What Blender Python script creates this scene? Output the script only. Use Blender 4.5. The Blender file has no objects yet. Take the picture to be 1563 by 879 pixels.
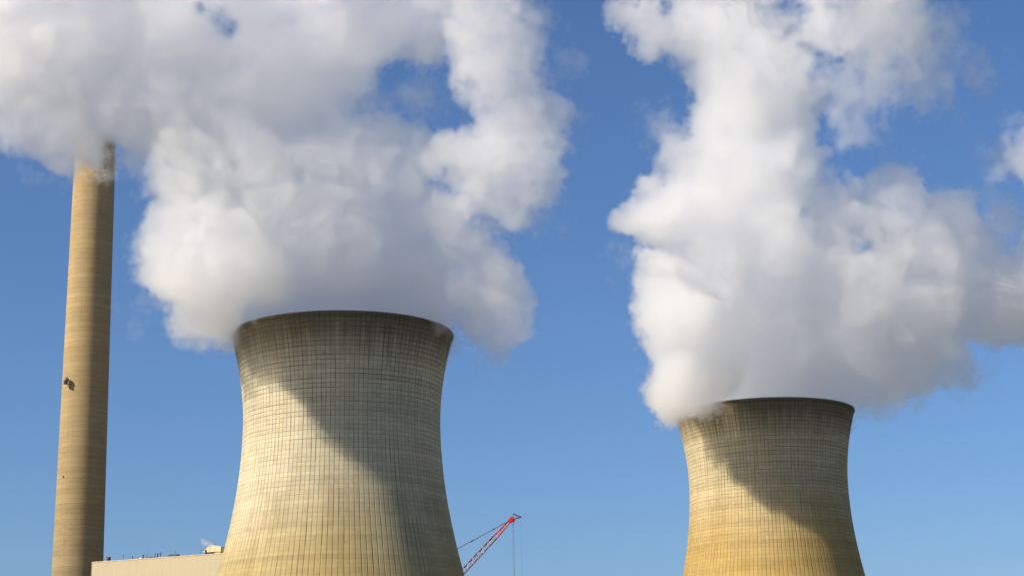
import bpy, bmesh, math, random
from mathutils import Vector, Matrix

random.seed(7)
R = math.radians
scene = bpy.context.scene
COL = scene.collection

# ------------------------------------------------------------------ camera, sky, sun, exposure
PITCH, ROLL, FPX, W0, H0 = 0.2493, -0.0178, 2730.0, 1563.0, 879.0
EYE = Vector((0, 0, 1.7))
_f = Vector((0, math.cos(PITCH), math.sin(PITCH)))
_u = Vector((0, -math.sin(PITCH), math.cos(PITCH)))
_r = Vector((1, 0, 0))
_c, _s = math.cos(ROLL), math.sin(ROLL)
RT, UP, FW = _c * _r + _s * _u, -_s * _r + _c * _u, _f
cd = bpy.data.cameras.new('camera')
cam = bpy.data.objects.new('camera', cd)
COL.objects.link(cam)
m3 = Matrix((RT, UP, -FW)).transposed()
cam.matrix_world = Matrix.Translation(EYE) @ m3.to_4x4()
cd.sensor_width = 36.0
cd.lens = 36.0 * FPX / W0
cd.clip_start, cd.clip_end = 0.5, 60000.0
scene.camera = cam

SUN_AZ, SUN_EL = 62.5, 35.0      # degrees to the left of straight behind the camera; height above the horizon
SUN = Vector((-math.sin(R(SUN_AZ)) * math.cos(R(SUN_EL)), -math.cos(R(SUN_AZ)) * math.cos(R(SUN_EL)), math.sin(R(SUN_EL))))
world = bpy.data.worlds.new('World')
scene.world = world
world.use_nodes = True
wn = world.node_tree
wn.nodes.clear()
sky = wn.nodes.new('ShaderNodeTexSky')
sky.sky_type = 'NISHITA'
sky.sun_disc = False
sky.sun_elevation = R(SUN_EL)
sky.sun_rotation = R(180 + SUN_AZ)
sky.altitude = 0
sky.air_density = 1.0
sky.dust_density = 0.9
sky.ozone_density = 9.0
bg = wn.nodes.new('ShaderNodeBackground')
bg.inputs['Strength'].default_value = 0.083
wo = wn.nodes.new('ShaderNodeOutputWorld')
tint = wn.nodes.new('ShaderNodeVectorMath')
tint.operation = 'MULTIPLY'
tint.inputs[1].default_value = (1.0, 0.975, 0.99)
wn.links.new(sky.outputs[0], tint.inputs[0])
wn.links.new(tint.outputs[0], bg.inputs[0])
wn.links.new(bg.outputs[0], wo.inputs[0])

sl = bpy.data.lights.new('sun', 'SUN')
sl.energy = 5.0
sl.angle = R(0.53)
sl.color = (1.0, 0.88, 0.70)
so = bpy.data.objects.new('sun', sl)
COL.objects.link(so)
so.rotation_euler = (-SUN).to_track_quat('-Z', 'Y').to_euler()

scene.view_settings.view_transform = 'Standard'
scene.view_settings.look = 'None'
scene.view_settings.exposure = 0.54
scene.view_settings.gamma = 1.0
scene.view_settings.use_curve_mapping = False
scene.render.engine = 'CYCLES'
cy = scene.cycles
cy.max_bounces = 40
cy.diffuse_bounces = 8
cy.transmission_bounces = 10
cy.volume_bounces = 28
cy.transparent_max_bounces = 48
cy.use_denoising = True
cy.volume_step_rate = 3.0
cy.volume_max_steps = 512
cy.use_adaptive_sampling = True
cy.adaptive_threshold = 0.08


# ------------------------------------------------------------------ helpers
def at(x, y, Y):
    """The point at ground distance Y seen at pixel (x, y) of the photograph."""
    d = FW + RT * ((x - W0 / 2) / FPX) + UP * ((H0 / 2 - y) / FPX)
    return EYE + d * (Y / d.y)


def mpp(x, y, Y):
    """metres per pixel there"""
    return (at(x, y, Y) - EYE).dot(FW) / FPX


def tag(o, label=None, cat=None, group=None, kind=None):
    for k, v in (('label', label), ('category', cat), ('group', group), ('kind', kind)):
        if v:
            o[k] = v
    return o


def empty(name, loc=(0, 0, 0), rz=0.0, **kw):
    o = bpy.data.objects.new(name, None)
    COL.objects.link(o)
    o.location = loc
    o.rotation_euler = (0, 0, rz)
    tag(o, **kw)
    return o


def obj(name, bm, mat, parent=None, smooth=False):
    me = bpy.data.meshes.new(name)
    bmesh.ops.recalc_face_normals(bm, faces=bm.faces)
    bm.to_mesh(me)
    bm.free()
    if smooth:
        for p in me.polygons:
            p.use_smooth = True
    me.materials.append(mat)
    o = bpy.data.objects.new(name, me)
    COL.objects.link(o)
    if parent:
        o.parent = parent
    return o


def box(bm, cx, cy, cz, sx, sy, sz, rz=0.0, bev=0.0):
    M = Matrix.Translation((cx, cy, cz)) @ Matrix.Rotation(rz, 4, 'Z') @ Matrix.Diagonal((sx, sy, sz, 1))
    g = bmesh.ops.create_cube(bm, size=1.0, matrix=M)
    if bev:
        es = list({e for v in g['verts'] for e in v.link_edges})
        bmesh.ops.bevel(bm, geom=es, offset=bev, segments=2, affect='EDGES', profile=0.7)


def bar(bm, a, b, r, seg=8, r2=None):
    a, b = Vector(a), Vector(b)
    d = b - a
    q = d.to_track_quat('Z', 'Y').to_matrix().to_4x4()
    M = Matrix.Translation((a + b) / 2) @ q
    bmesh.ops.create_cone(bm, cap_ends=True, segments=seg, radius1=r, radius2=r if r2 is None else r2, depth=d.length, matrix=M)


def lathe(bm, prof, seg, closed=False, vscale=1.0, ucount=1.0):
    """Revolve (r, z) points about Z; UV = (ribs round the circumference, height)."""
    uvl = bm.loops.layers.uv.verify()
    rings = []
    for r, z in prof:
        rings.append([bm.verts.new((r * math.cos(2 * math.pi * i / seg), r * math.sin(2 * math.pi * i / seg), z)) for i in range(seg)])
    n = len(rings)
    for j in range(n if closed else n - 1):
        a, b = rings[j], rings[(j + 1) % n]
        za, zb = prof[j][1], prof[(j + 1) % n][1]
        for i in range(seg):
            k = (i + 1) % seg
            f = bm.faces.new((a[i], a[k], b[k], b[i]))
            for lp, (u, v) in zip(f.loops, ((i, za), (i + 1, za), (i + 1, zb), (i, zb))):
                lp[uvl].uv = (u / seg * ucount, v / vscale)
            f.smooth = True
    return rings


class NT:
    """Small node-tree writer."""
    def __init__(self, tree):
        self.t = tree

    def n(self, typ, **kw):
        nd = self.t.nodes.new(typ)
        for k, v in kw.items():
            setattr(nd, k, v)
        return nd

    def put(self, sock, v):
        if isinstance(v, bpy.types.NodeSocket):
            self.t.links.new(v, sock)
        else:
            sock.default_value = v

    def m(self, op, a, b=None, c=None, clamp=False):
        nd = self.n('ShaderNodeMath', operation=op, use_clamp=clamp)
        for i, v in enumerate((a, b, c)):
            if v is not None:
                self.put(nd.inputs[i], v)
        return nd.outputs[0]

    def vm(self, op, a, b=None, scale=None):
        nd = self.n('ShaderNodeVectorMath', operation=op)
        self.put(nd.inputs[0], a)
        if b is not None:
            self.put(nd.inputs[1], b)
        if scale is not None:
            self.put(nd.inputs['Scale'], scale)
        return nd.outputs['Value'] if op in ('DISTANCE', 'LENGTH', 'DOT_PRODUCT') else nd.outputs['Vector']

    def noise(self, vec, scale, detail=3.0, rough=0.5, col=False, dist=0.0):
        nd = self.n('ShaderNodeTexNoise')
        self.put(nd.inputs['Vector'], vec)
        nd.inputs['Scale'].default_value = scale
        nd.inputs['Detail'].default_value = detail
        nd.inputs['Roughness'].default_value = rough
        nd.inputs['Distortion'].default_value = dist
        return nd.outputs['Color' if col else 0]

    def ramp(self, v, lo, hi, a=0.0, b=1.0, smooth=True):
        nd = self.n('ShaderNodeMapRange')
        if smooth:
            nd.interpolation_type = 'SMOOTHSTEP'
        for i, x in enumerate((v, lo, hi, a, b)):
            self.put(nd.inputs[i], x)
        return nd.outputs[0]

    def mix(self, f, a, b, blend='MIX'):
        nd = self.n('ShaderNodeMix', data_type='RGBA', blend_type=blend)
        self.put(nd.inputs[0], f)
        self.put(nd.inputs[6], a)
        self.put(nd.inputs[7], b)
        return nd.outputs[2]

    def xyz(self, v):
        nd = self.n('ShaderNodeSeparateXYZ')
        self.put(nd.inputs[0], v)
        return nd.outputs

    def comb(self, x, y, z):
        nd = self.n('ShaderNodeCombineXYZ')
        for i, v in enumerate((x, y, z)):
            self.put(nd.inputs[i], v)
        return nd.outputs[0]


def new_mat(name):
    m = bpy.data.materials.new(name)
    m.use_nodes = True
    m.node_tree.nodes.clear()
    k = NT(m.node_tree)
    out = k.n('ShaderNodeOutputMaterial')
    return m, k, out


def simple(name, col, rough=0.7, metal=0.0, var=0.25, scale=0.8, bump=0.1):
    """Painted or weathered surface with a little mottling and streaking."""
    m, k, out = new_mat(name)
    co = k.n('ShaderNodeTexCoord').outputs['Object']
    s = k.vm('MULTIPLY', co, (1, 1, 0.25))
    n1 = k.noise(s, scale, 5, 0.6)
    f = k.ramp(n1, 0.3, 0.7, 1 - var, 1 + var * 0.5)
    c = k.vm('SCALE', col[:3], scale=f)
    p = k.n('ShaderNodeBsdfPrincipled')
    k.put(p.inputs['Base Color'], c)
    p.inputs['Roughness'].default_value = rough
    p.inputs['Metallic'].default_value = metal
    bp = k.n('ShaderNodeBump')
    bp.inputs['Strength'].default_value = bump
    bp.inputs['Distance'].default_value = 0.05
    k.put(bp.inputs['Height'], n1)
    k.put(p.inputs['Normal'], bp.outputs[0])
    k.put(out.inputs['Surface'], p.outputs[0])
    return m


# ------------------------------------------------------------------ materials of the structures
def concrete_tower(name, seed, top_z, tint_low, tint_high, stain, low_z):
    """Cast concrete: 1.5 m lifts, vertical ribs, panels of slightly different tone, dirty joints."""
    m, k, out = new_mat(name)
    uv = k.n('ShaderNodeUVMap').outputs[0]
    x, y, _ = k.xyz(uv)
    co = k.n('ShaderNodeTexCoord').outputs['Object']
    z = k.xyz(co)[2]
    # panel cell and joints
    cu, cv = k.m('FLOOR', x), k.m('FLOOR', y)
    fu, fv = k.m('FRACT', x), k.m('FRACT', y)
    du = k.m('ABSOLUTE', k.m('SUBTRACT', fu, 0.5))     # 0.5 at joint
    dv = k.m('ABSOLUTE', k.m('SUBTRACT', fv, 0.5))

    def wn(vec):
        nd = k.n('ShaderNodeTexWhiteNoise', noise_dimensions='3D')
        k.put(nd.inputs['Vector'], vec)
        return nd.outputs['Value']
    cell = wn(k.comb(cu, cv, seed))
    colr = wn(k.comb(cu, k.m('FLOOR', k.m('DIVIDE', y, 9.0)), seed + 3))
    row = wn(k.comb(0.5, cv, seed + 7))
    jcol = wn(k.comb(k.m('ROUND', x), 1.5, seed + 11))
    big = k.noise(k.vm('MULTIPLY', co, (1, 1, 0.6)), 0.03, 4, 0.55)
    streak = k.noise(k.comb(k.m('MULTIPLY', x, 0.9), k.m('MULTIPLY', y, 0.05), seed), 1.0, 4, 0.6)
    band = k.noise(k.comb(k.m('MULTIPLY', x, 0.03), k.m('MULTIPLY', y, 0.45), seed + 2), 1.0, 4, 0.7)
    fine = k.noise(co, 1.3, 5, 0.65)
    # joints vary along their length
    wear = k.noise(k.comb(k.m('MULTIPLY', k.m('ROUND', x), 3.7), k.m('MULTIPLY', y, 0.12), seed), 1.0, 3, 0.6)
    zt = k.ramp(z, 45, top_z - 8, 0.0, 1.0)
    vw = k.m('MULTIPLY', k.ramp(wear, 0.3, 0.72, 0.35, 1.0), k.m('ADD', k.m('MULTIPLY', jcol, 0.5), 0.55))
    vj = k.m('MULTIPLY', k.ramp(du, 0.37, 0.45), vw)
    hwear = k.noise(k.comb(k.m('MULTIPLY', x, 0.08), k.m('MULTIPLY', k.m('ROUND', y), 2.3), seed), 1.0, 3, 0.6)
    hj = k.m('MULTIPLY', k.ramp(dv, 0.38, 0.455), k.m('MULTIPLY', k.ramp(hwear, 0.3, 0.65, 0.15, 1.0), k.m('ADD', 0.3, k.m('MULTIPLY', zt, 0.7))))
    joint = k.m('MAXIMUM', vj, hj)
    joint = k.m('MULTIPLY', joint, k.m('ADD', 0.55, k.m('MULTIPLY', zt, 0.4)))
    # long dark cracks down a few joints
    crack = k.m('MULTIPLY', k.m('GREATER_THAN', wn(k.comb(k.m('ROUND', x), k.m('FLOOR', k.m('DIVIDE', y, 6.0)), seed + 21)), 0.93), k.ramp(du, 0.40, 0.46))
    base = k.mix(k.ramp(k.m('ADD', z, k.m('MULTIPLY', k.m('SUBTRACT', big, 0.5), 50)), low_z, low_z + 45), tint_low, tint_high)
    t = k.m('ADD', 0.86, k.m('MULTIPLY', cell, 0.09))
    t = k.m('ADD', t, k.m('MULTIPLY', k.m('SUBTRACT', row, 0.5), 0.12))
    t = k.m('ADD', t, k.m('MULTIPLY', k.m('SUBTRACT', colr, 0.5), 0.10))
    t = k.m('ADD', t, k.m('MULTIPLY', k.m('SUBTRACT', band, 0.5), 0.50))
    t = k.m('ADD', t, k.m('MULTIPLY', k.m('SUBTRACT', streak, 0.5), 0.12))
    t = k.m('ADD', t, k.m('MULTIPLY', k.m('SUBTRACT', fine, 0.5), 0.16))
    t = k.m('ADD', t, k.m('MULTIPLY', k.m('SUBTRACT', big, 0.5), 0.30))
    c = k.vm('SCALE', base, scale=t)
    # dirty brown rim
    rim = k.ramp(k.m('ADD', z, k.m('MULTIPLY', k.m('SUBTRACT', streak, 0.5), 14)), top_z - 17, top_z - 2)
    c = k.mix(k.m('MULTIPLY', rim, 0.85), c, stain)
    c = k.mix(k.m('MULTIPLY', joint, 0.85), c, (0.055, 0.05, 0.038, 1))
    c = k.mix(k.m('MULTIPLY', crack, 0.55), c, (0.05, 0.045, 0.035, 1))
    p = k.n('ShaderNodeBsdfPrincipled')
    k.put(p.inputs['Base Color'], c)
    p.inputs['Roughness'].default_value = 0.9
    p.inputs['Specular IOR Level'].default_value = 0.15
    h = k.m('SUBTRACT', k.m('ADD', k.m('MULTIPLY', fine, 0.08), k.m('MULTIPLY', row, 0.05)), k.m('MULTIPLY', k.ramp(du, 0.36, 0.47), 0.22))
    h = k.m('SUBTRACT', h, k.m('MULTIPLY', hj, 0.08))
    bp = k.n('ShaderNodeBump')
    bp.inputs['Strength'].default_value = 0.55
    bp.inputs['Distance'].default_value = 1.0
    k.put(bp.inputs['Height'], h)
    k.put(p.inputs['Normal'], bp.outputs[0])
    k.put(out.inputs['Surface'], p.outputs[0])
    return m


def concrete_chimney(name):
    CZ_DARK = at(144, 226, 800.0).z
    m, k, out = new_mat(name)
    uv = k.n('ShaderNodeUVMap').outputs[0]
    x, y, _ = k.xyz(uv)
    co = k.n('ShaderNodeTexCoord').outputs['Object']
    z = k.xyz(co)[2]
    fv = k.m('ABSOLUTE', k.m('SUBTRACT', k.m('FRACT', y), 0.5))
    nd = k.n('ShaderNodeTexWhiteNoise', noise_dimensions='2D')
    k.put(nd.inputs['Vector'], k.comb(3.3, k.m('FLOOR', y), 0))
    row = nd.outputs['Value']
    band = k.noise(k.comb(k.m('MULTIPLY', x, 0.15), k.m('MULTIPLY', y, 0.55), 1.0), 1.0, 5, 0.7)
    streak = k.noise(k.comb(k.m('MULTIPLY', x, 2.2), k.m('MULTIPLY', y, 0.04), 4.0), 1.0, 4, 0.6)
    fine = k.noise(co, 0.9, 5, 0.65)
    t = k.m('ADD', 0.85, k.m('MULTIPLY', k.m('SUBTRACT', row, 0.5), 0.12))
    t = k.m('ADD', t, k.m('MULTIPLY', k.m('SUBTRACT', band, 0.5), 0.45))
    t = k.m('ADD', t, k.m('MULTIPLY', k.m('SUBTRACT', streak, 0.5), 0.3))
    t = k.m('ADD', t, k.m('MULTIPLY', k.m('SUBTRACT', fine, 0.5), 0.2))
    base = k.mix(k.ramp(z, 40, 210), (0.31, 0.24, 0.13, 1), (0.42, 0.31, 0.16, 1))
    c = k.vm('SCALE', base, scale=t)
    c = k.mix(k.m('MULTIPLY', k.ramp(fv, 0.44, 0.49), 0.4), c, (0.12, 0.09, 0.05, 1))
    top_dark = k.ramp(k.m('ADD', z, k.m('MULTIPLY', k.m('SUBTRACT', streak, 0.5), 10)), CZ_DARK, CZ_DARK + 6)  # shaft colour darkens towards the top
    c = k.mix(k.m('MULTIPLY', top_dark, 0.85), c, (0.05, 0.04, 0.03, 1))
    p = k.n('ShaderNodeBsdfPrincipled')
    k.put(p.inputs['Base Color'], c)
    p.inputs['Roughness'].default_value = 0.9
    p.inputs['Specular IOR Level'].default_value = 0.15
    bp = k.n('ShaderNodeBump')
    bp.inputs['Strength'].default_value = 0.4
    bp.inputs['Distance'].default_value = 0.3
    k.put(bp.inputs['Height'], k.m('ADD', fine, k.m('MULTIPLY', row, 0.4)))
    k.put(p.inputs['Normal'], bp.outputs[0])
    k.put(out.inputs['Surface'], p.outputs[0])
    return m


# ------------------------------------------------------------------ ground
gm, gk, gout = new_mat('dry_grass_and_gravel')
gco = gk.n('ShaderNodeTexCoord').outputs['Object']
gn = gk.noise(gco, 0.02, 8, 0.6)
gn2 = gk.noise(gco, 0.7, 6, 0.7)
gc = gk.mix(gk.ramp(gn, 0.42, 0.58), (0.09, 0.09, 0.04, 1), (0.21, 0.18, 0.11, 1))
gc = gk.vm('SCALE', gc, scale=gk.ramp(gn2, 0.2, 0.8, 0.7, 1.25))
gp = gk.n('ShaderNodeBsdfPrincipled')
gk.put(gp.inputs['Base Color'], gc)
gp.inputs['Roughness'].default_value = 0.95
gk.put(gout.inputs['Surface'], gp.outputs[0])
bm = bmesh.new()
bmesh.ops.create_circle(bm, cap_ends=True, segments=96, radius=20000)
tag(obj('ground', bm, gm), kind='structure')

# ------------------------------------------------------------------ cooling towers
TH = 130.9
TH_FAR = 129.3
NX, NY = -55.3, 567.0
FX, FY = 101.2, 714.5


def shell_r(z, TH):
    d = z - (TH - 29)
    return 31.5 * math.sqrt(1 + (d / (67.8 if d < 0 else 52.4)) ** 2)


def cooling_tower(x, y, TH, rz, mat, label):
    root = empty('cooling_tower', (x, y, 0), rz, label=label, cat='cooling tower', group='concrete cooling towers')
    prof = []
    n = 120
    zb = 9.0
    for i in range(n + 1):
        z = zb + (TH - 0.9 - zb) * i / n
        prof.append((shell_r(z, TH), z))
    inner = [(r - 0.7, z) for r, z in prof[::-4]]
    bm = bmesh.new()
    lathe(bm, prof + inner, 360, closed=True, vscale=1.42, ucount=140)
    obj('shell', bm, mat, root)
    # stiffening ring at the lip
    rt = shell_r(TH, TH)
    bm = bmesh.new()
    lathe(bm, [(rt - 0.75, TH - 0.9), (rt + 0.0, TH - 0.9), (rt + 0.03, TH - 0.08), (rt - 0.04, TH), (rt - 0.75, TH)], 360, closed=True, vscale=1.42, ucount=140)
    obj('rim', bm, mat, root)
    # basin wall and raking columns under the shell
    bm = bmesh.new()
    rb = shell_r(0, TH) + 1.5
    lathe(bm, [(rb, 0), (rb + 0.6, 0), (rb + 0.6, 2.2), (rb, 2.2)], 180, closed=True, vscale=1.42, ucount=140)
    obj('basin_wall', bm, mat, root)
    me = None
    r0, r1 = shell_r(0, TH), shell_r(9.0, TH) - 0.35
    nleg = 40
    for i in range(nleg):
        a = 2 * math.pi * i / nleg
        if me is None:
            bm = bmesh.new()
            d = math.pi / nleg
            for s in (-1, 1):
                bar(bm, (r0, 0, 0), (r1 * math.cos(d), s * r1 * math.sin(d), 9.3), 0.42, 10)
            o = obj('support_column', bm, mat, root, smooth=False)
            me = o.data
        else:
            o = bpy.data.objects.new('support_column', me)
            COL.objects.link(o)
            o.parent = root
        o.rotation_euler = (0, 0, a)
    return root


near_mat = concrete_tower('weathered_concrete', 1.0, TH, (0.365, 0.285, 0.125, 1), (0.50, 0.445, 0.31, 1), (0.10, 0.082, 0.055, 1), 45)
far_mat = concrete_tower('weathered_yellow_concrete', 31.0, TH_FAR, (0.40, 0.28, 0.10, 1), (0.48, 0.41, 0.255, 1), (0.105, 0.085, 0.055, 1), 66)
cooling_tower(NX, NY, TH, 0.3, near_mat, 'wider grey-tan concrete cooling tower between the chimney and the red crane')
cooling_tower(FX, FY, TH_FAR, 1.1, far_mat, 'yellower concrete cooling tower standing alone to the right of the red crane')

# ------------------------------------------------------------------ chimney
CY = 800.0
c_base = at(118.5, 870, CY)
c_top = at(144.0, 214, CY)
CX = (at(126, 700, CY).x + at(143.5, 265, CY).x) / 2
CZ = c_top.z
r_top = 30.6 * mpp(144, 265, CY)
r_low = 37.9 * mpp(118, 855, CY)
z_a, z_b = at(144, 265, CY).z, at(118, 855, CY).z
slope = (r_top - r_low) / (z_a - z_b)
chim = empty('chimney', (CX, CY, 0), label='tall slim tapering concrete chimney with a dark mouth', cat='chimney')
cr = lambda z: r_top + slope * (z - z_a)
bm = bmesh.new()
prof = [(cr(z), z) for z in [CZ * i / 80 for i in range(81)]]
inner = [(cr(CZ * i / 8) - 0.8, CZ * i / 8) for i in range(8, -1, -1)]
chim_mat = concrete_chimney('chimney_concrete')
lathe(bm, prof + inner, 96, closed=True, vscale=2.3, ucount=40)
obj('shaft', bm, chim_mat, chim)
metal_dark = simple('dark_steel', (0.05, 0.05, 0.055), 0.5, 0.4)
metal_grey = simple('galvanised_steel', (0.28, 0.29, 0.30), 0.45, 0.6)
bm = bmesh.new()
lathe(bm, [(cr(CZ) - 0.9, CZ), (cr(CZ) + 0.15, CZ), (cr(CZ) + 0.15, CZ + 1.2), (cr(CZ) - 0.9, CZ + 1.2)], 96, closed=True)
obj('cap', bm, simple('dark_cap', (0.06, 0.05, 0.045), 0.9), chim)


def warning_light(px, py, sc):
    t = at(px, py, CY)
    z = t.z
    r = cr(z)
    a = -math.acos(max(-1, min(1, (t.x - CX) / (r + 1.5 * sc))))
    ca, sa = math.cos(a), math.sin(a)

    def L(u, v, w):      # out of the wall, along it, up
        return (ca * (r + u) - sa * v, sa * (r + u) + ca * v, z + w)
    bm = bmesh.new()
    bmesh.ops.create_uvsphere(bm, u_segments=20, v_segments=12, radius=1.0 * sc, matrix=Matrix.Translation(L(1.5 * sc, 0, 0.25 * sc)))
    lamp = obj('warning_light', bm, simple('weathered_lamp_housing', (0.20, 0.19, 0.17), 0.5), chim, smooth=True)
    bm = bmesh.new()
    bar(bm, L(1.5 * sc, 0, -1.1 * sc), L(1.5 * sc, 0, -0.6 * sc), 0.95 * sc, 16, 0.5 * sc)
    bar(bm, L(-0.2, 0, -1.0 * sc), L(1.5 * sc, 0, -1.0 * sc), 0.12 * sc, 8)
    bar(bm, L(-0.2, 0, -2.0 * sc), L(1.2 * sc, 0, -1.0 * sc), 0.1 * sc, 8)
    bar(bm, L(-0.2, 0.5 * sc, 0.4 * sc), L(1.2 * sc, 0.2 * sc, 0.4 * sc), 0.1 * sc, 8)
    obj('bracket', bm, metal_dark, lamp)
    return lamp


warning_light(109.5, 588, 1.35)
warning_light(103.5, 731, 0.3)

# ------------------------------------------------------------------ boiler house at lower left
p_left = at(140.5, 857, 700.0)
roof_z = p_left.z
Yr = 700.0
for _ in range(60):       # the distance where the right end of the same roof line sits
    q = at(345, 843.0, Yr)
    Yr += (roof_z - q.z) * 3.0
p_right = at(345, 843.0, Yr)
ax = Vector((p_right.x - p_left.x, p_right.y - p_left.y, 0)).normalized()
back = Vector((-ax.y, ax.x, 0))
if back.y < 0:
    back = -back
blen = 130.0
bdep = 26.0
bhouse = empty('boiler_house', (p_left.x, p_left.y, 0), math.atan2(ax.y, ax.x), label='long pale cream industrial building with a flat roof between chimney and tower', cat='building')
# cladding: sheet-metal panels with faint seams
wm, wk, wout = new_mat('cream_cladding')
wco = wk.n('ShaderNodeTexCoord').outputs['Object']
wx, wy, wz = wk.xyz(wco)
seam = wk.ramp(wk.m('ABSOLUTE', wk.m('SUBTRACT', wk.m('FRACT', wk.m('DIVIDE', wx, 3.0)), 0.5)), 0.47, 0.495)
wst = wk.noise(wk.comb(wk.m('MULTIPLY', wx, 0.8), wk.m('MULTIPLY', wz, 0.05), 0.0), 1.0, 4, 0.6)
wt = wk.ramp(wst, 0.25, 0.75, 0.95, 1.03)
wc = wk.vm('SCALE', (0.42, 0.35, 0.225), scale=wt)
wc = wk.mix(wk.m('MULTIPLY', seam, 0.08), wc, (0.3, 0.24, 0.17, 1))
wp = wk.n('ShaderNodeBsdfPrincipled')
wk.put(wp.inputs['Base Color'], wc)
wp.inputs['Roughness'].default_value = 0.65
wk.put(wout.inputs['Surface'], wp.outputs[0])
bm = bmesh.new()
box(bm, blen / 2, bdep / 2, (roof_z - 0.35) / 2, blen, bdep, roof_z - 0.35)
obj('wall', bm, wm, bhouse)
bm = bmesh.new()
box(bm, blen / 2, bdep / 2, roof_z - 0.175, blen + 0.24, bdep + 0.24, 0.35, bev=0.04)
obj('parapet_cap', bm, simple('cap_flashing', (0.55, 0.43, 0.28), 0.6), bhouse)
bm = bmesh.new()
box(bm, -0.16, 0.2, (roof_z - 0.4) / 2, 0.28, 0.5, roof_z - 0.4)
obj('corner_strip', bm, simple('dark_red', (0.20, 0.03, 0.03), 0.6), bhouse)  # dark red strip up the wall's left corner
brz = math.atan2(ax.y, ax.x)


def on_roof(px, inset=0.0):
    """Local x of the roof edge seen at photo column px, as a world point `inset` metres behind the edge."""
    lo, hi = 0.0, blen
    for _ in range(50):
        mid = (lo + hi) / 2
        w = p_left + ax * mid + back * inset
        d = Vector((w.x, w.y, roof_z)) - EYE
        x = W0 / 2 + FPX * d.dot(RT) / d.dot(FW)
        if x < px:
            lo = mid
        else:
            hi = mid
    w = p_left + ax * lo + back * inset
    return Vector((w.x, w.y, roof_z))


rm = mpp(240, 850, 690)          # metres per photo pixel on the roof
roof_dark = simple('roof_unit_dark', (0.045, 0.045, 0.05), 0.6)
roof_pale = simple('roof_unit_pale', (0.60, 0.47, 0.27), 0.6)
# vent drum
p = on_roof(165.5, 1.2)
dr = empty('vent_drum', p, brz, label='squat dark round vent drum on the flat cream roof beside the chimney', cat='roof vent')
bm = bmesh.new()
bar(bm, (0, 0, 0), (0, 0, 5.2 * rm), 3.4 * rm, 24)
obj('body', bm, roof_dark, dr)
bm = bmesh.new()
bar(bm, (0, 0, 5.2 * rm), (0, 0, 6.2 * rm), 3.8 * rm, 24, 3.2 * rm)
obj('lid', bm, roof_dark, dr)


def mast(px, h, label, r=0.09, ball=0.0, bracket=False):
    p = on_roof(px, 0.8)
    t = empty('roof_mast', p, brz, label=label, cat='mast', group='thin masts and posts along the cream roof')
    bm = bmesh.new()
    bar(bm, (0, 0, 0), (0, 0, h * rm), r, 8)
    obj('pole', bm, roof_dark, t)
    bm = bmesh.new()
    if ball:
        bmesh.ops.create_uvsphere(bm, u_segments=10, v_segments=8, radius=ball, matrix=Matrix.Translation((0, 0, h * rm)))
        obj('lamp', bm, roof_dark, t)
    else:
        box(bm, 0, 0, h * rm + 0.08, r * 3.2, r * 3.2, 0.22)
        obj('tip', bm, roof_dark, t)


mast(188, 7.5, 'thin pale mast with a small lamp, next right of the dark vent drum', 0.06, 0.22)
mast(202, 4.0, 'short stout post standing alone, left of the pipe run on the roof', 0.16)
mast(218.5, 5.0, 'stout dark post at the left end of the roof pipe run', 0.22)
mast(224.5, 9.0, 'hair-thin tall mast rising behind the roof pipe run', 0.045, 0.1)
mast(236.5, 6.0, 'thin post over the right part of the roof pipe run', 0.12)
mast(240.5, 5.5, 'thick dark post at the right end of the roof pipe run', 0.22)
mast(244.8, 6.5, 'tall dark post just right of the roof pipe run', 0.17)
mast(267, 7.5, 'mast with a lamp rising over the low dark roof cooling unit', 0.05, 0.2)
mast(307, 7.0, 'thin mast with a lamp just left of the cream penthouse', 0.05, 0.2)
# pipe run on short stools
p0 = on_roof(221, 0.9)
plen = 18.5 * rm
t = empty('pipe_run', p0, brz, label='low dark pipe run on stools between posts on the cream roof', cat='pipe')
bm = bmesh.new()
bar(bm, (0, 0, 1.3 * rm), (plen, 0, 1.3 * rm), 0.17, 10)
bar(bm, (0, 0.5, 2.1 * rm), (plen, 0.5, 2.1 * rm), 0.12, 10)
obj('pipe', bm, roof_dark, t)
for i in range(3):
    bm = bmesh.new()
    box(bm, plen * (i + 0.5) / 6, 0.2, 0.75 * rm, 0.22, 0.9, 1.5 * rm)
    obj('stool', bm, metal_grey, t)
# small pale hatch
p = on_roof(214.5, 1.0)
t = empty('roof_hatch', p, brz, label='small pale wedge-shaped hatch at the left of the roof pipe run', cat='hatch')
bm = bmesh.new()
vs = [bm.verts.new(v) for v in ((-3 * rm, -0.5, 0), (3 * rm, -0.5, 0), (3 * rm, -0.5, 2.6 * rm), (-3 * rm, 0.7, 0), (3 * rm, 0.7, 0), (3 * rm, 0.7, 2.6 * rm))]
for f in ((0, 1, 2), (3, 5, 4), (0, 3, 4, 1), (1, 4, 5, 2), (0, 2, 5, 3)):
    bm.faces.new([vs[i] for i in f])
obj('cover', bm, roof_pale, t)
# low dark cooling unit
p = on_roof(265.5, 1.6)
t = empty('roof_cooling_unit', p, brz, label='low wide dark cooling unit on the roof, halfway between drum and penthouse', cat='roof unit')
bm = bmesh.new()
box(bm, 0, 0, 1.7 * rm, 16 * rm, 2.2, 2.6 * rm, bev=0.05)
obj('body', bm, roof_dark, t)
bm = bmesh.new()
box(bm, 0, 0, 3.4 * rm, 12 * rm, 1.8, 0.8 * rm)
obj('lid', bm, roof_dark, t)
for i in (-1, 0, 1):
    bm = bmesh.new()
    box(bm, i * 6 * rm, -0.6, 0.25 * rm, 0.25, 0.4, 0.5 * rm)
    obj('foot', bm, metal_grey, t)
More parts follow.
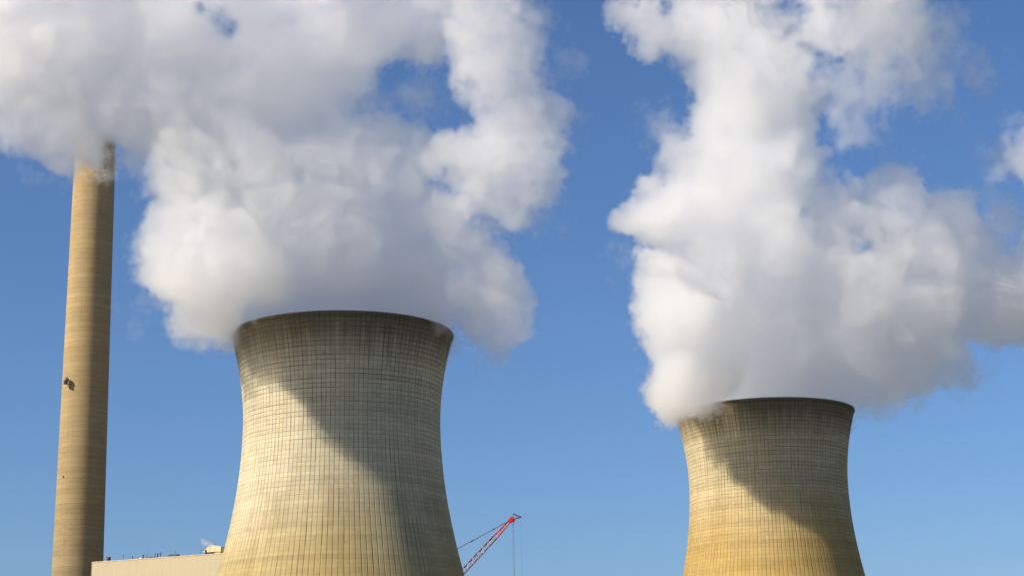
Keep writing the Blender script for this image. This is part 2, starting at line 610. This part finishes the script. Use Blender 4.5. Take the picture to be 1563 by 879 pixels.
# penthouse
p = on_roof(328, 3.0)
t = empty('roof_penthouse', p, brz, label='small cream penthouse with a low pitched roof at the tower side of the flat roof', cat='penthouse')
hw = 16 * rm
bm = bmesh.new()
box(bm, 1.5 * rm, 0, 3.2 * rm, 2 * hw - 7 * rm, 3.6, 6.4 * rm)
obj('wall', bm, roof_pale, t)
bm = bmesh.new()
pts = [(-hw, 3.0 * rm), (-hw, 4.2 * rm), (-2 * rm, 13.5 * rm), (8 * rm, 12.0 * rm), (hw, 10.5 * rm), (hw, 3.0 * rm)]
f0 = [bm.verts.new((x, -2.2, z)) for x, z in pts]
f1 = [bm.verts.new((x, 2.2, z)) for x, z in pts]
bm.faces.new(f0)
bm.faces.new(f1[::-1])
for i in range(len(pts)):
    j = (i + 1) % len(pts)
    bm.faces.new((f0[i], f0[j], f1[j], f1[i]))
obj('hood', bm, roof_pale, t)
bm = bmesh.new()
box(bm, -3.5 * rm, -2.0, 1.6 * rm, 13 * rm, 0.5, 2.4 * rm)
obj('opening_shade', bm, simple('shade_black', (0.02, 0.02, 0.02), 0.9), t)  # solid block, its near-black colour stands in for the shade inside
bm = bmesh.new()
bar(bm, (-10.5 * rm, -2.4, 0.2 * rm), (-10.5 * rm, -2.4, 6.5 * rm), 0.24, 10)
obj('vent_pipe', bm, simple('brown_vent', (0.12, 0.06, 0.03), 0.7), t)
bm = bmesh.new()
bar(bm, (0, 0, 13 * rm), (0, 0, 17.5 * rm), 0.08, 8)
obj('roof_spike', bm, roof_dark, t)

# ------------------------------------------------------------------ lattice crane beyond the near tower
KY = 660.0
k_top = at(780.5, 792.5, KY)
k_mid = at(706.5, 872.0, KY)
bd = (k_top - k_mid).normalized()
k_foot = k_mid + bd * ((2.6 - k_mid.z) / bd.z)
crane = empty('crawler_crane', (k_foot.x, k_foot.y, 0), label='red lattice-boom crane rising behind the wider cooling tower', cat='crane')
off = Vector((k_foot.x, k_foot.y, 0))
red = simple('red_crane_paint', (0.55, 0.03, 0.035), 0.45)
backlit_red = simple('backlit_chord_red', (0.11, 0.02, 0.045), 0.5)  # crane red darkened in the colour, as if seen against the light
lace_m = simple('sunlit_pink_lacing', (0.58, 0.46, 0.47), 0.5)  # sunlight on the lacing is put into this pale colour
side = Vector((0, 1, 0)) - bd * bd.y
side.normalize()
nrm = bd.cross(side).normalized()
blen_c = (k_top - k_foot).length
hwid = 0.92


def half(s):       # half-depth of the boom along it: tapers at both ends
    return hwid * min(1.0, 0.25 + 0.75 * s / 9.0, 0.42 + 0.58 * (blen_c - s) / 14.0)


def corner(s, i):
    a, b = ((1, 1), (1, -1), (-1, -1), (-1, 1))[i]
    h = half(s)
    return k_foot + bd * s + side * (a * h) + nrm * (b * h) - off


boom = empty('boom', (0, 0, 0))
boom.parent = crane
cut = blen_c - 9.0
stations = [0, 9, 20, 30, 40, 50, cut]
bm = bmesh.new()
bmt = bmesh.new()
for i in range(4):
    ss = [s for s in stations if s <= cut]
    for a, b in zip(ss, ss[1:]):
        bar(bm, corner(a, i), corner(b, i), 0.20, 8)
    bar(bmt, corner(cut, i), corner(blen_c - 0.3, i), 0.20, 8)
obj('chords', bm, backlit_red, boom)
obj('top_chords', bmt, red, boom)
bm = bmesh.new()
bmt = bmesh.new()
s, flip = 1.0, 0
while s < blen_c - 2.6:
    s2 = s + 1.35
    tgt = bm if s < cut else bmt
    for i in range(4):
        j = (i + 1) % 4
        a, b = (i, j) if flip else (j, i)
        bar(tgt, corner(s, a), corner(s2, b), 0.10, 6)
    s, flip = s2, 1 - flip
obj('lacing', bm, lace_m, boom)
obj('top_lacing', bmt, simple('red_orange_lacing', (0.62, 0.20, 0.12), 0.5), boom)
# head with sheaves
bm = bmesh.new()
hm = (Matrix.Translation(k_top - off - bd * 0.2) @ Matrix((bd, side, nrm)).transposed().to_4x4() @ Matrix.Diagonal((2.3, 1.6, 1.7, 1)))
g = bmesh.ops.create_cube(bm, size=1.0, matrix=hm)
bmesh.ops.bevel(bm, geom=list(bm.edges), offset=0.25, segments=2, affect='EDGES')
head = obj('boom_head', bm, red, boom)
for sgn in (-1, 1):
    bm = bmesh.new()
    c = k_top - off + Vector((0.9, 0, -0.3)) + side * (0.5 * sgn)
    bar(bm, c - side * 0.12, c + side * 0.12, 0.6, 20)
    obj('sheave', bm, red, head)
# short jib
j_tip = at(795.0, 788.5, KY) - off
j_top = at(783.5, 783.5, KY) - off
j_bot = k_top - off + Vector((0.6, 0, 0.0))
bm = bmesh.new()
for sgn in (-0.6, 0.6):
    sv = side * sgn
    bar(bm, j_bot + sv, j_top + sv * 0.6, 0.11, 6)
    bar(bm, j_top + sv * 0.6, j_tip + sv * 0.3, 0.15, 6)
    bar(bm, j_bot + sv, j_tip + sv * 0.3, 0.15, 6)
    bar(bm, (j_bot + j_tip) / 2 + sv * 0.6, (j_top * 0.6 + j_tip * 0.4) + sv * 0.5, 0.08, 6)
bar(bm, j_tip - side * 0.3, j_tip + side * 0.3, 0.3, 10)
obj('jib', bm, backlit_red, crane)
steel_rope = simple('steel_rope', (0.10, 0.11, 0.13), 0.5)
pale_rope = simple('pale_rope', (0.13, 0.15, 0.19), 0.5)
# pendants back to the gantry
g_pt = at(700.0, 836.0, KY)
gd = (g_pt - k_top)
gdn = gd.normalized()
p_end = k_top + gdn * (gd.length * 1.9)
bm = bmesh.new()
for sgn in (-0.7, 0.7):
    bar(bm, k_top - off + side * sgn, p_end - off + side * sgn, 0.09, 6)
obj('pendant_rope', bm, pale_rope, crane)
for q in ((752.5, 804.7), (720.5, 824.5)):
    lq = at(q[0], q[1], KY) - off
    # nearest point on the pendant line
    a = k_top - off
    lq = a + gdn * (lq - a).dot(gdn)
    for sgn in (-0.7, 0.7):
        bm = bmesh.new()
        bar(bm, lq - gdn * 0.5 + side * sgn, lq + gdn * 0.5 + side * sgn, 0.17, 8)
        obj('rope_socket', bm, steel_rope, crane)
# hoist ropes and hook block
for px, rr, mm in ((782.0, 0.05, pale_rope), (783.8, 0.085, steel_rope)):
    a = at(px, 797.0, KY) - off
    bm = bmesh.new()
    bar(bm, a, Vector((a.x, a.y, 9.0)), rr, 6)
    obj('hoist_rope', bm, mm, crane)
a = j_tip
bm = bmesh.new()
bar(bm, a, Vector((a.x, a.y, 14.0)), 0.035, 6)
obj('whip_rope', bm, pale_rope, crane)
a = at(783.0, 797.0, KY) - off
bm = bmesh.new()
box(bm, a.x, a.y, 8.2, 1.0, 0.6, 1.7, bev=0.15)
bar(bm, (a.x, a.y, 7.4), (a.x, a.y, 6.5), 0.16, 10)
bmesh.ops.create_cone(bm, cap_ends=True, segments=12, radius1=0.4, radius2=0.1, depth=0.6, matrix=Matrix.Translation((a.x, a.y, 6.3)))
obj('hook_block', bm, red, crane)
# carrier on tracks, below the frame
hx = Vector((bd.x, bd.y, 0)).normalized()
ang = math.atan2(hx.y, hx.x)
dk = empty('carrier', (0, 0, 0), ang)
dk.parent = crane
bm = bmesh.new()
box(bm, -4.5, 0, 2.6, 9.5, 3.4, 2.0, bev=0.15)
obj('machine_deck', bm, red, dk)
bm = bmesh.new()
box(bm, -0.5, -2.3, 2.8, 2.2, 1.2, 2.2, bev=0.2)
obj('cab', bm, red, dk)
bm = bmesh.new()
box(bm, -9.6, 0, 2.7, 1.6, 3.8, 2.2, bev=0.1)
obj('counterweight', bm, metal_dark, dk)
for sgn in (-1, 1):
    bm = bmesh.new()
    box(bm, -3.5, sgn * 2.9, 0.75, 9.0, 1.2, 1.45, bev=0.5)
    obj('crawler_track', bm, metal_dark, dk)
bm = bmesh.new()
wp_end = p_end - off
loc = Matrix.Rotation(-ang, 4, 'Z') @ wp_end
for sgn in (-0.9, 0.9):
    bar(bm, (-3.0, sgn, 3.5), (loc.x, sgn * 0.8, loc.z), 0.16, 8)
    bar(bm, (-8.5, sgn, 3.5), (loc.x, sgn * 0.8, loc.z), 0.11, 8)
obj('gantry', bm, red, dk)

# ------------------------------------------------------------------ steam
# A plume is a union of puffs (x, y, radius in photo pixels, metres nearer (-) or farther (+) than its tower),
# roughened by warped noise; a nearly clear skin mesh close to its surface carries the drifting steam volume.
def skin_material():
    m, k, out = new_mat('steam_skin')
    d = k.n('ShaderNodeBsdfDiffuse')
    t = k.n('ShaderNodeBsdfTranslucent')
    for q in (d, t):
        q.inputs['Color'].default_value = (0.97, 0.965, 0.955, 1)
    x = k.n('ShaderNodeMixShader')
    x.inputs[0].default_value = 0.5
    k.put(x.inputs[1], d.outputs[0])
    k.put(x.inputs[2], t.outputs[0])
    tr = k.n('ShaderNodeBsdfTransparent')
    y = k.n('ShaderNodeMixShader')
    y.inputs[0].default_value = 0.015
    k.put(y.inputs[1], tr.outputs[0])
    k.put(y.inputs[2], x.outputs[0])
    k.put(out.inputs['Surface'], y.outputs[0])
    return m


def veil_material(name, sigma, aniso=0.6):
    m, k, out = new_mat(name)
    at_ = k.n('ShaderNodeAttribute', attribute_name='density')
    v = k.n('ShaderNodeVolumeScatter')
    v.inputs['Color'].default_value = (0.9998, 0.995, 0.983, 1)
    v.inputs['Anisotropy'].default_value = aniso
    k.put(v.inputs['Density'], k.m('MULTIPLY', at_.outputs['Fac'], sigma))
    k.put(out.inputs['Volume'], v.outputs[0])
    return m


SKIN_MAT = skin_material()
VEIL_MAT = veil_material('drifting_steam', 0.095)


GROW = 1.0


def steam_tree(name, puffs, dense, thin, holes, lo, hi, voxel, seed, amp, soft, veil_mat, iso=None, thin_k=0.22, ls=1.0):
    t = bpy.data.node_groups.new(name, 'GeometryNodeTree')
    t.interface.new_socket('Geometry', in_out='INPUT', socket_type='NodeSocketGeometry')
    t.interface.new_socket('Geometry', in_out='OUTPUT', socket_type='NodeSocketGeometry')
    k = NT(t)
    out = k.n('NodeGroupOutput')
    pos = k.n('GeometryNodeInputPosition').outputs[0]
    sp = k.vm('ADD', pos, (seed * 37.1, seed * 11.3, seed * 5.7))
    w1 = k.vm('SUBTRACT', k.noise(sp, 1 / 34.0 / ls, 2, 0.5, col=True), (0.5, 0.5, 0.5))
    w2 = k.vm('SUBTRACT', k.noise(sp, 1 / 9.0 / ls, 2, 0.5, col=True), (0.5, 0.5, 0.5))
    wpos = k.vm('ADD', pos, k.vm('SCALE', w1, scale=20.0 * amp))
    wpos = k.vm('ADD', wpos, k.vm('SCALE', w2, scale=8.0 * amp))

    def union(lst, kk):
        acc = None
        for c, r, sx in lst:
            d = k.vm('DISTANCE', wpos, tuple(c))
            s = k.m('SUBTRACT', r * GROW, d)
            acc = s if acc is None else k.m('SMOOTH_MAX', acc, s, kk)
        return acc
    F = union(puffs, 7.0) if puffs else k.m('ADD', -60.0, 0.0)
    # billows: rounded lumps with sharp creases between, plus ragged fine noise
    def billow(L, d):
        return k.m('ABSOLUTE', k.m('SUBTRACT', k.noise(k.vm('ADD', sp, k.vm('SCALE', w2, scale=2.0)), 1 / L, d, 0.5), 0.5))
    fine = k.m('SUBTRACT', k.noise(sp, 1 / 2.6 / ls, 3, 0.6), 0.5)
    b = k.m('MULTIPLY', k.m('SUBTRACT', billow(15.0, 1.5), 0.1), 20.0 * amp)
    fb = k.m('SUBTRACT', k.noise(sp, 1 / 6.0 / ls, 6, 0.76), 0.5)
    disp = k.m('ADD', b, k.m('ADD', k.m('MULTIPLY', fb, 15.0 * amp), k.m('MULTIPLY', fine, 7.0 * amp if iso is None else 0.0)))
    F = k.m('ADD', F, disp)
    hpos = k.vm('ADD', pos, k.vm('SCALE', w2, scale=15.0 * amp))
    for c, r, sy in holes:
        ray = (c - EYE).normalized()
        v = k.vm('SUBTRACT', hpos, tuple(c))
        al = k.vm('DOT_PRODUCT', v, tuple(ray))
        d = k.m('SQRT', k.m('MAXIMUM', k.m('SUBTRACT', k.vm('DOT_PRODUCT', v, v), k.m('MULTIPLY', k.m('MULTIPLY', al, al), 1.0 - sy * sy)), 0.0))
        h = k.m('ADD', k.m('SUBTRACT', d, r), k.m('ADD', k.m('MULTIPLY', fb, 12.0 * amp), k.m('MULTIPLY', fine, 9.0 * amp)))
        F = k.m('SMOOTH_MIN', F, h, 1.0)
    dens = k.ramp(F, -0.5 * soft, 0.6 * soft)
    if dense and iso is None:      # some lobes thickened to sharpen their cast shadows and cover the chimney top
        D = k.m('ADD', union(dense, 4.0), disp)
        dens = k.m('MULTIPLY', dens, k.ramp(D, -2.0, 2.0, 1.0, 1.8))
    if thin and (iso is None or not puffs):
        T = union(thin, 4.0)
        fb2 = k.m('SUBTRACT', k.noise(sp, 1 / 8.0 / ls, 6, 0.66), 0.5)
        T = k.m('ADD', T, k.m('MULTIPLY', fb2, 55.0 * amp))
        if iso is not None:
            F = T
        dens = k.m('MAXIMUM', dens, k.m('MULTIPLY', k.ramp(T, -1.0 * amp, 7.0 * amp), thin_k))
    vc = k.n('GeometryNodeVolumeCube')
    k.put(vc.inputs['Density'], dens if iso is None else F)
    vc.inputs['Background'].default_value = 0.0 if iso is None else -50.0
    vc.inputs['Min'].default_value = lo
    vc.inputs['Max'].default_value = hi
    for i, ax_ in enumerate('XYZ'):
        vc.inputs['Resolution ' + ax_].default_value = max(8, int((hi[i] - lo[i]) / voxel))
    if iso is None:
        sm = k.n('GeometryNodeSetMaterial')
        sm.inputs['Material'].default_value = veil_mat
        k.put(sm.inputs['Geometry'], vc.outputs[0])
        k.put(out.inputs[0], sm.outputs[0])
    else:
        vm_ = k.n('GeometryNodeVolumeToMesh')
        vm_.inputs['Threshold'].default_value = iso
        k.put(vm_.inputs['Volume'], vc.outputs[0])
        k.put(out.inputs[0], vm_.outputs[0])
    return t


def world_puffs(lst, Y):
    res = []
    for q in lst:
        x, y, r, dy = q[:4]
        c = at(x, y, Y + dy)
        res.append((c, r * mpp(x, y, Y + dy), q[4] if len(q) > 4 else 1.0))
    return res


def steam(name, label, group, Y, puffs, thin=(), holes=(), voxel=0.8, seed=1.0, amp=1.0, soft=2.0, skin_level=1.0, veil_mat=None, thin_k=0.5, cat='steam plume', ls=1.0):
    P, T, Hh = world_puffs(puffs, Y), world_puffs(thin, Y), world_puffs(holes, Y)
    D = [p for p, q in zip(P, puffs) if q[3] <= -42 and q[1] > 400 or q[3] < -30 and q[1] > 280 and q[0] > 900 and q[0] < 1120 or q[0] < 150 and 220 < q[1] < 260]
    pad = 9.0 * amp + 1.0
    allp = P + T
    lo = [min(c[i] - r for c, r, _ in allp) - pad for i in range(3)]
    hi = [max(c[i] + r for c, r, _ in allp) + pad for i in range(3)]
    lo[1] += 0
    veil_mat = veil_mat or VEIL_MAT
    root = None
    if skin_level is not None:
        # nearly clear skin as a plain mesh
        tree = steam_tree(name + '_skin', P, D, T, Hh, lo, hi, voxel * 1.9, seed, amp, soft, veil_mat, iso=skin_level, ls=ls)
        tmp = bpy.data.objects.new('tmp', bpy.data.meshes.new('tmp'))
        COL.objects.link(tmp)
        md = tmp.modifiers.new('steam', 'NODES')
        md.node_group = tree
        dg = bpy.context.evaluated_depsgraph_get()
        dg.update()
        me = bpy.data.meshes.new_from_object(tmp.evaluated_get(dg), preserve_all_data_layers=False, depsgraph=dg)
        bpy.data.objects.remove(tmp)
        bmx = bmesh.new()
        bmx.from_mesh(me)
        seen, best = set(), []
        for v0 in bmx.verts:
            if v0.index in seen:
                continue
            stack, comp = [v0], []
            seen.add(v0.index)
            while stack:
                v = stack.pop()
                comp.append(v)
                for e in v.link_edges:
                    w = e.other_vert(v)
                    if w.index not in seen:
                        seen.add(w.index)
                        stack.append(w)
            if len(comp) > len(best):
                best = comp
        keep = set(v.index for v in best)
        bmesh.ops.delete(bmx, geom=[v for v in bmx.verts if v.index not in keep], context='VERTS')
        for _ in range(3):
            bmesh.ops.smooth_vert(bmx, verts=bmx.verts, factor=0.5, use_axis_x=True, use_axis_y=True, use_axis_z=True)
        bmx.to_mesh(me)
        bmx.free()
        me.name = name
        me.materials.clear()
        me.materials.append(SKIN_MAT)
        for p in me.polygons:
            p.use_smooth = True
        root = bpy.data.objects.new(name, me)
        COL.objects.link(root)
    vol = bpy.data.volumes.new(name + '_veil')
    vo = bpy.data.objects.new('steam_veil' if root else name, vol)
    COL.objects.link(vo)
    md = vo.modifiers.new('steam', 'NODES')
    md.show_viewport = False
    md.node_group = steam_tree(name + '_veil', P, D, T, Hh, lo, hi, voxel, seed, amp, soft, veil_mat, thin_k=thin_k, ls=ls)
    if root:
        vo.parent = root
    else:
        root = vo
    tag(root, label, cat, group)
    return root


near_puffs = [
    # out of the mouth
    (450, 478, 84, -4), (525, 470, 105, 0), (600, 484, 84, 4), (420, 500, 52, 2), (640, 500, 46, 4),
    # left lobe, leaning toward the camera
    (256, 392, 42, -56), (302, 426, 50, -52), (262, 430, 34, -56), (310, 470, 24, -58), (330, 468, 40, -50), (338, 490, 22, -32), (275, 350, 46, -58), (236, 385, 34, -62), (276, 468, 28, -60), (345, 390, 75, -52), (396, 420, 58, -44),
    (326, 482, 32, -12), (338, 502, 24, -8), (335, 486, 32, -28), (308, 474, 38, -24), (318, 484, 34, -16), (255, 440, 34, -58), (292, 448, 46, -40), (262, 396, 46, -38),
    # middle
    (430, 360, 95, -33), (520, 375, 100, -20), (600, 390, 84, -12), (500, 290, 100, -25), (400, 270, 95, -28), (310, 280, 78, -34), (275, 238, 52, -44), (268, 305, 42, -48), (244, 345, 30, -52), (300, 345, 50, -50),
    # right lobe
    (700, 455, 65, -14), (745, 455, 63, -16), (772, 470, 43, -16), (745, 500, 43, -16), (706, 468, 47, -8), (714, 402, 57, -16), (727, 372, 39, -19), (664, 408, 56, -16), (700, 372, 47, -14),
    # right shoulder
    (690, 325, 44, -24), (716, 300, 40, -26), (740, 250, 50, -26), (700, 240, 46, -26), (660, 265, 40, -14), (620, 320, 70, -16), (782, 300, 44, -24), (805, 262, 42, -26), (796, 335, 22, -24), (822, 215, 34, -26), (852, 163, 18, -26), (808, 175, 44, -26), (788, 115, 48, -28),
    (775, 60, 50, -30), (735, 40, 62, -32), (752, 235, 48, -28), (640, 235, 50, -17), (565, 235, 66, -20), (765, 180, 46, -28), (742, 100, 50, -30),
    # top
    (650, 45, 54, -10), (580, 40, 64, -14), (500, 80, 80, -22), (495, 190, 64, -20), (420, 120, 95, -26), (350, 180, 95, -30), (330, 110, 80, -32), (250, 60, 105, -36), (250, 170, 85, -36), (225, 232, 38, -38), (400, 20, 70, -30),
    # top left
    (100, 80, 115, -44), (50, 180, 62, -48), (112, 192, 62, -46), (188, 170, 66, -42), (30, 80, 105, -48), (28, 205, 40, -50), (92, 238, 30, -48), (142, 192, 38, -46), (122, 226, 32, -48), (140, 238, 22, -48),
    # above and left of the frame
    (100, -30, 90, -50), (300, -25, 70, -46), (500, -30, 80, -28), (665, -40, 70, -12), (-80, 50, 110, -46), (-70, -40, 100, -46), (-60, 160, 60, -46),
]
near_thin = [(650, 150, 40, 0), (560, 150, 46, -5), (745, 350, 34, 8), (830, 320, 26, 8), (80, 262, 24, -50), (200, 262, 22, -44), (862, 190, 20, 5), (800, 20, 45, 0), (338, 42, 30, -34), (385, 275, 20, -25), (300, 16, 20, -36), (680, 285, 18, 0), (740, 528, 24, 8), (674, 518, 16, -8), (852, 100, 24, 0), (215, 480, 16, -58)]
near_holes = [(640, 128, 16, 0, 0.07), (660, 142, 16, 0, 0.07), (690, 150, 16, 0, 0.07), (704, 170, 12, 0, 0.07), (676, 166, 12, 0, 0.07), (622, 116, 10, 0, 0.07), (600, 104, 11, 0, 0.07), (588, 150, 9, -4, 0.07), (560, 150, 16, -8, 0.07), (576, 130, 11, -8, 0.07), (553, 174, 10, -8, 0.07), (650, 178, 10, 0, 0.07), (713, 122, 11, 0, 0.07), (660, 274, 12, 0, 0.07), (684, 288, 16, 0, 0.07), (672, 258, 9, 0, 0.07), (733, 333, 14, 5, 0.07), (748, 352, 18, 5, 0.07), (763, 368, 16, 5, 0.07), (724, 316, 9, 5, 0.07), (300, 14, 12, -36, 0.07), (332, 34, 17, -34, 0.07), (346, 48, 18, -34, 0.07), (360, 40, 14, -34, 0.07), (167, 226, 17, -48, 0.07)]
far_puffs = [
    # out of the mouth
    (1120, 604, 70, -2), (1180, 596, 82, 2), (1230, 604, 60, 6), (1262, 618, 34, 6),
    # left lobes
    (1028, 588, 40, -50), (1016, 596, 30, -44), (1036, 612, 28, -42), (1022, 606, 30, -33), (1042, 616, 26, -34), (1062, 602, 32, -46), (1085, 560, 50, -50), (1035, 555, 40, -62), (1035, 500, 60, -58), (1008, 468, 42, -52), (1003, 420, 40, -45), (990, 330, 42, -36), (1005, 308, 44, -32), (1060, 330, 70, -25), (1070, 420, 82, -22), (1110, 500, 76, -15), (1120, 560, 58, -10),
    # column
    (1200, 550, 85, 4), (1180, 480, 95, 0), (1160, 380, 100, -10), (1150, 280, 95, -10), (1065, 262, 54, -20), (1028, 242, 36, -20), (1012, 222, 20, -20), (1120, 200, 76, -12), (1150, 130, 85, -12), (1110, 70, 70, -14), (1060, 45, 56, -16), (1000, 52, 40, -18), (975, 18, 34, -18), (1160, 40, 58, -12), (1205, 200, 50, -5), (1215, 260, 54, -5), (1225, 350, 74, 0), (1210, 120, 46, -6), (1228, 72, 34, -4), (1245, 140, 32, 0),
    # right body
    (1290, 450, 88, -4), (1300, 540, 84, 1), (1324, 606, 28, 1), (1372, 562, 58, 6), (1400, 480, 88, 6), (1420, 400, 88, 6), (1350, 372, 80, 1), (1290, 345, 62, -6), (1368, 308, 44, -2), (1440, 360, 66, 6), (1480, 385, 60, 8), (1500, 450, 80, 11), (1545, 465, 60, 11), (1440, 552, 42, 8), (1600, 450, 90, 14), (1590, 380, 40, 14), (1530, 400, 46, 11),
    # upper right
    (1262, 42, 44, -36), (1320, 40, 56, -32), (1384, 50, 44, -28), (1350, -20, 66, -31), (1250, -40, 60, -36), (1120, -50, 90, -12), (1000, -50, 50, -18),
]
far_thin = [(1300, 135, 60, -32), (1400, 115, 62, -26), (1432, 55, 56, -26), (1290, 185, 46, -34), (1235, 110, 46, -34), (1340, 95, 64, -30), (1365, 262, 30, 12), (1545, 340, 44, 26), (1225, 30, 34, -34), (960, 400, 20, -32), (1010, 205, 30, -20), (1540, 240, 40, 24), (1480, 575, 30, 22), (1500, 100, 34, -24)]
far_holes = [(1205, 10, 14, 0, 0.07), (1222, 28, 15, 0, 0.07), (1192, 14, 11, 0, 0.07), (1256, 100, 17, 0, 0.07), (1285, 92, 15, 0, 0.07), (1240, 112, 11, 0, 0.07), (1262, 195, 17, 0, 0.07), (1254, 216, 14, 0, 0.07), (1272, 178, 12, 0, 0.07), (1231, 317, 11, -4, 0.07), (1227, 328, 9, -4, 0.07), (1302, 364, 10, 8, 0.07), (1318, 376, 13, 8, 0.07)]

steam('steam_plume', 'broad white steam plume over the wider tower, drifting across the chimney top', 'steam plumes over the cooling towers', NY, near_puffs, near_thin, near_holes, voxel=0.75, seed=1.0)
steam('steam_plume', 'tall white steam plume over the yellower tower, with a grey body bulging right', 'steam plumes over the cooling towers', FY, far_puffs, far_thin, far_holes, voxel=0.88, seed=4.0, amp=1.15)
steam('steam_cloud', 'small white scrap of steam cloud at the right edge of the sky', None, 640, [(1556, 236, 24, 0), (1585, 245, 42, 0), (1620, 225, 40, 0), (1570, 215, 16, 0)], [(1525, 255, 26, 0), (1550, 205, 20, 0)], voxel=0.6, seed=9.0, amp=0.8, cat='steam cloud')
WISP_MAT = veil_material('thin_smoke', 0.35)
steam('chimney_smoke', 'ragged thin grey-white smoke curling in front of the chimney mouth', None, CY, [], [(154, 236, 16, -14), (160, 262, 15, -14), (150, 268, 12, -14), (146, 248, 14, -14), (140, 222, 18, -14)], voxel=0.3, seed=12.0, amp=0.5, skin_level=0.8, veil_mat=WISP_MAT, thin_k=0.25, cat='smoke', ls=0.28)
steam('roof_steam', 'tiny white wisp of steam blowing from the penthouse vent', None, 690, [], [(323, 834.5, 2.6, -2), (319, 831.5, 2.8, -2), (314, 827.5, 2.8, -2), (309, 825, 2.2, -2)], voxel=0.1, seed=15.0, amp=0.09, skin_level=0.15, veil_mat=veil_material('vent_steam', 1.2), thin_k=0.4, cat='steam', ls=0.12)
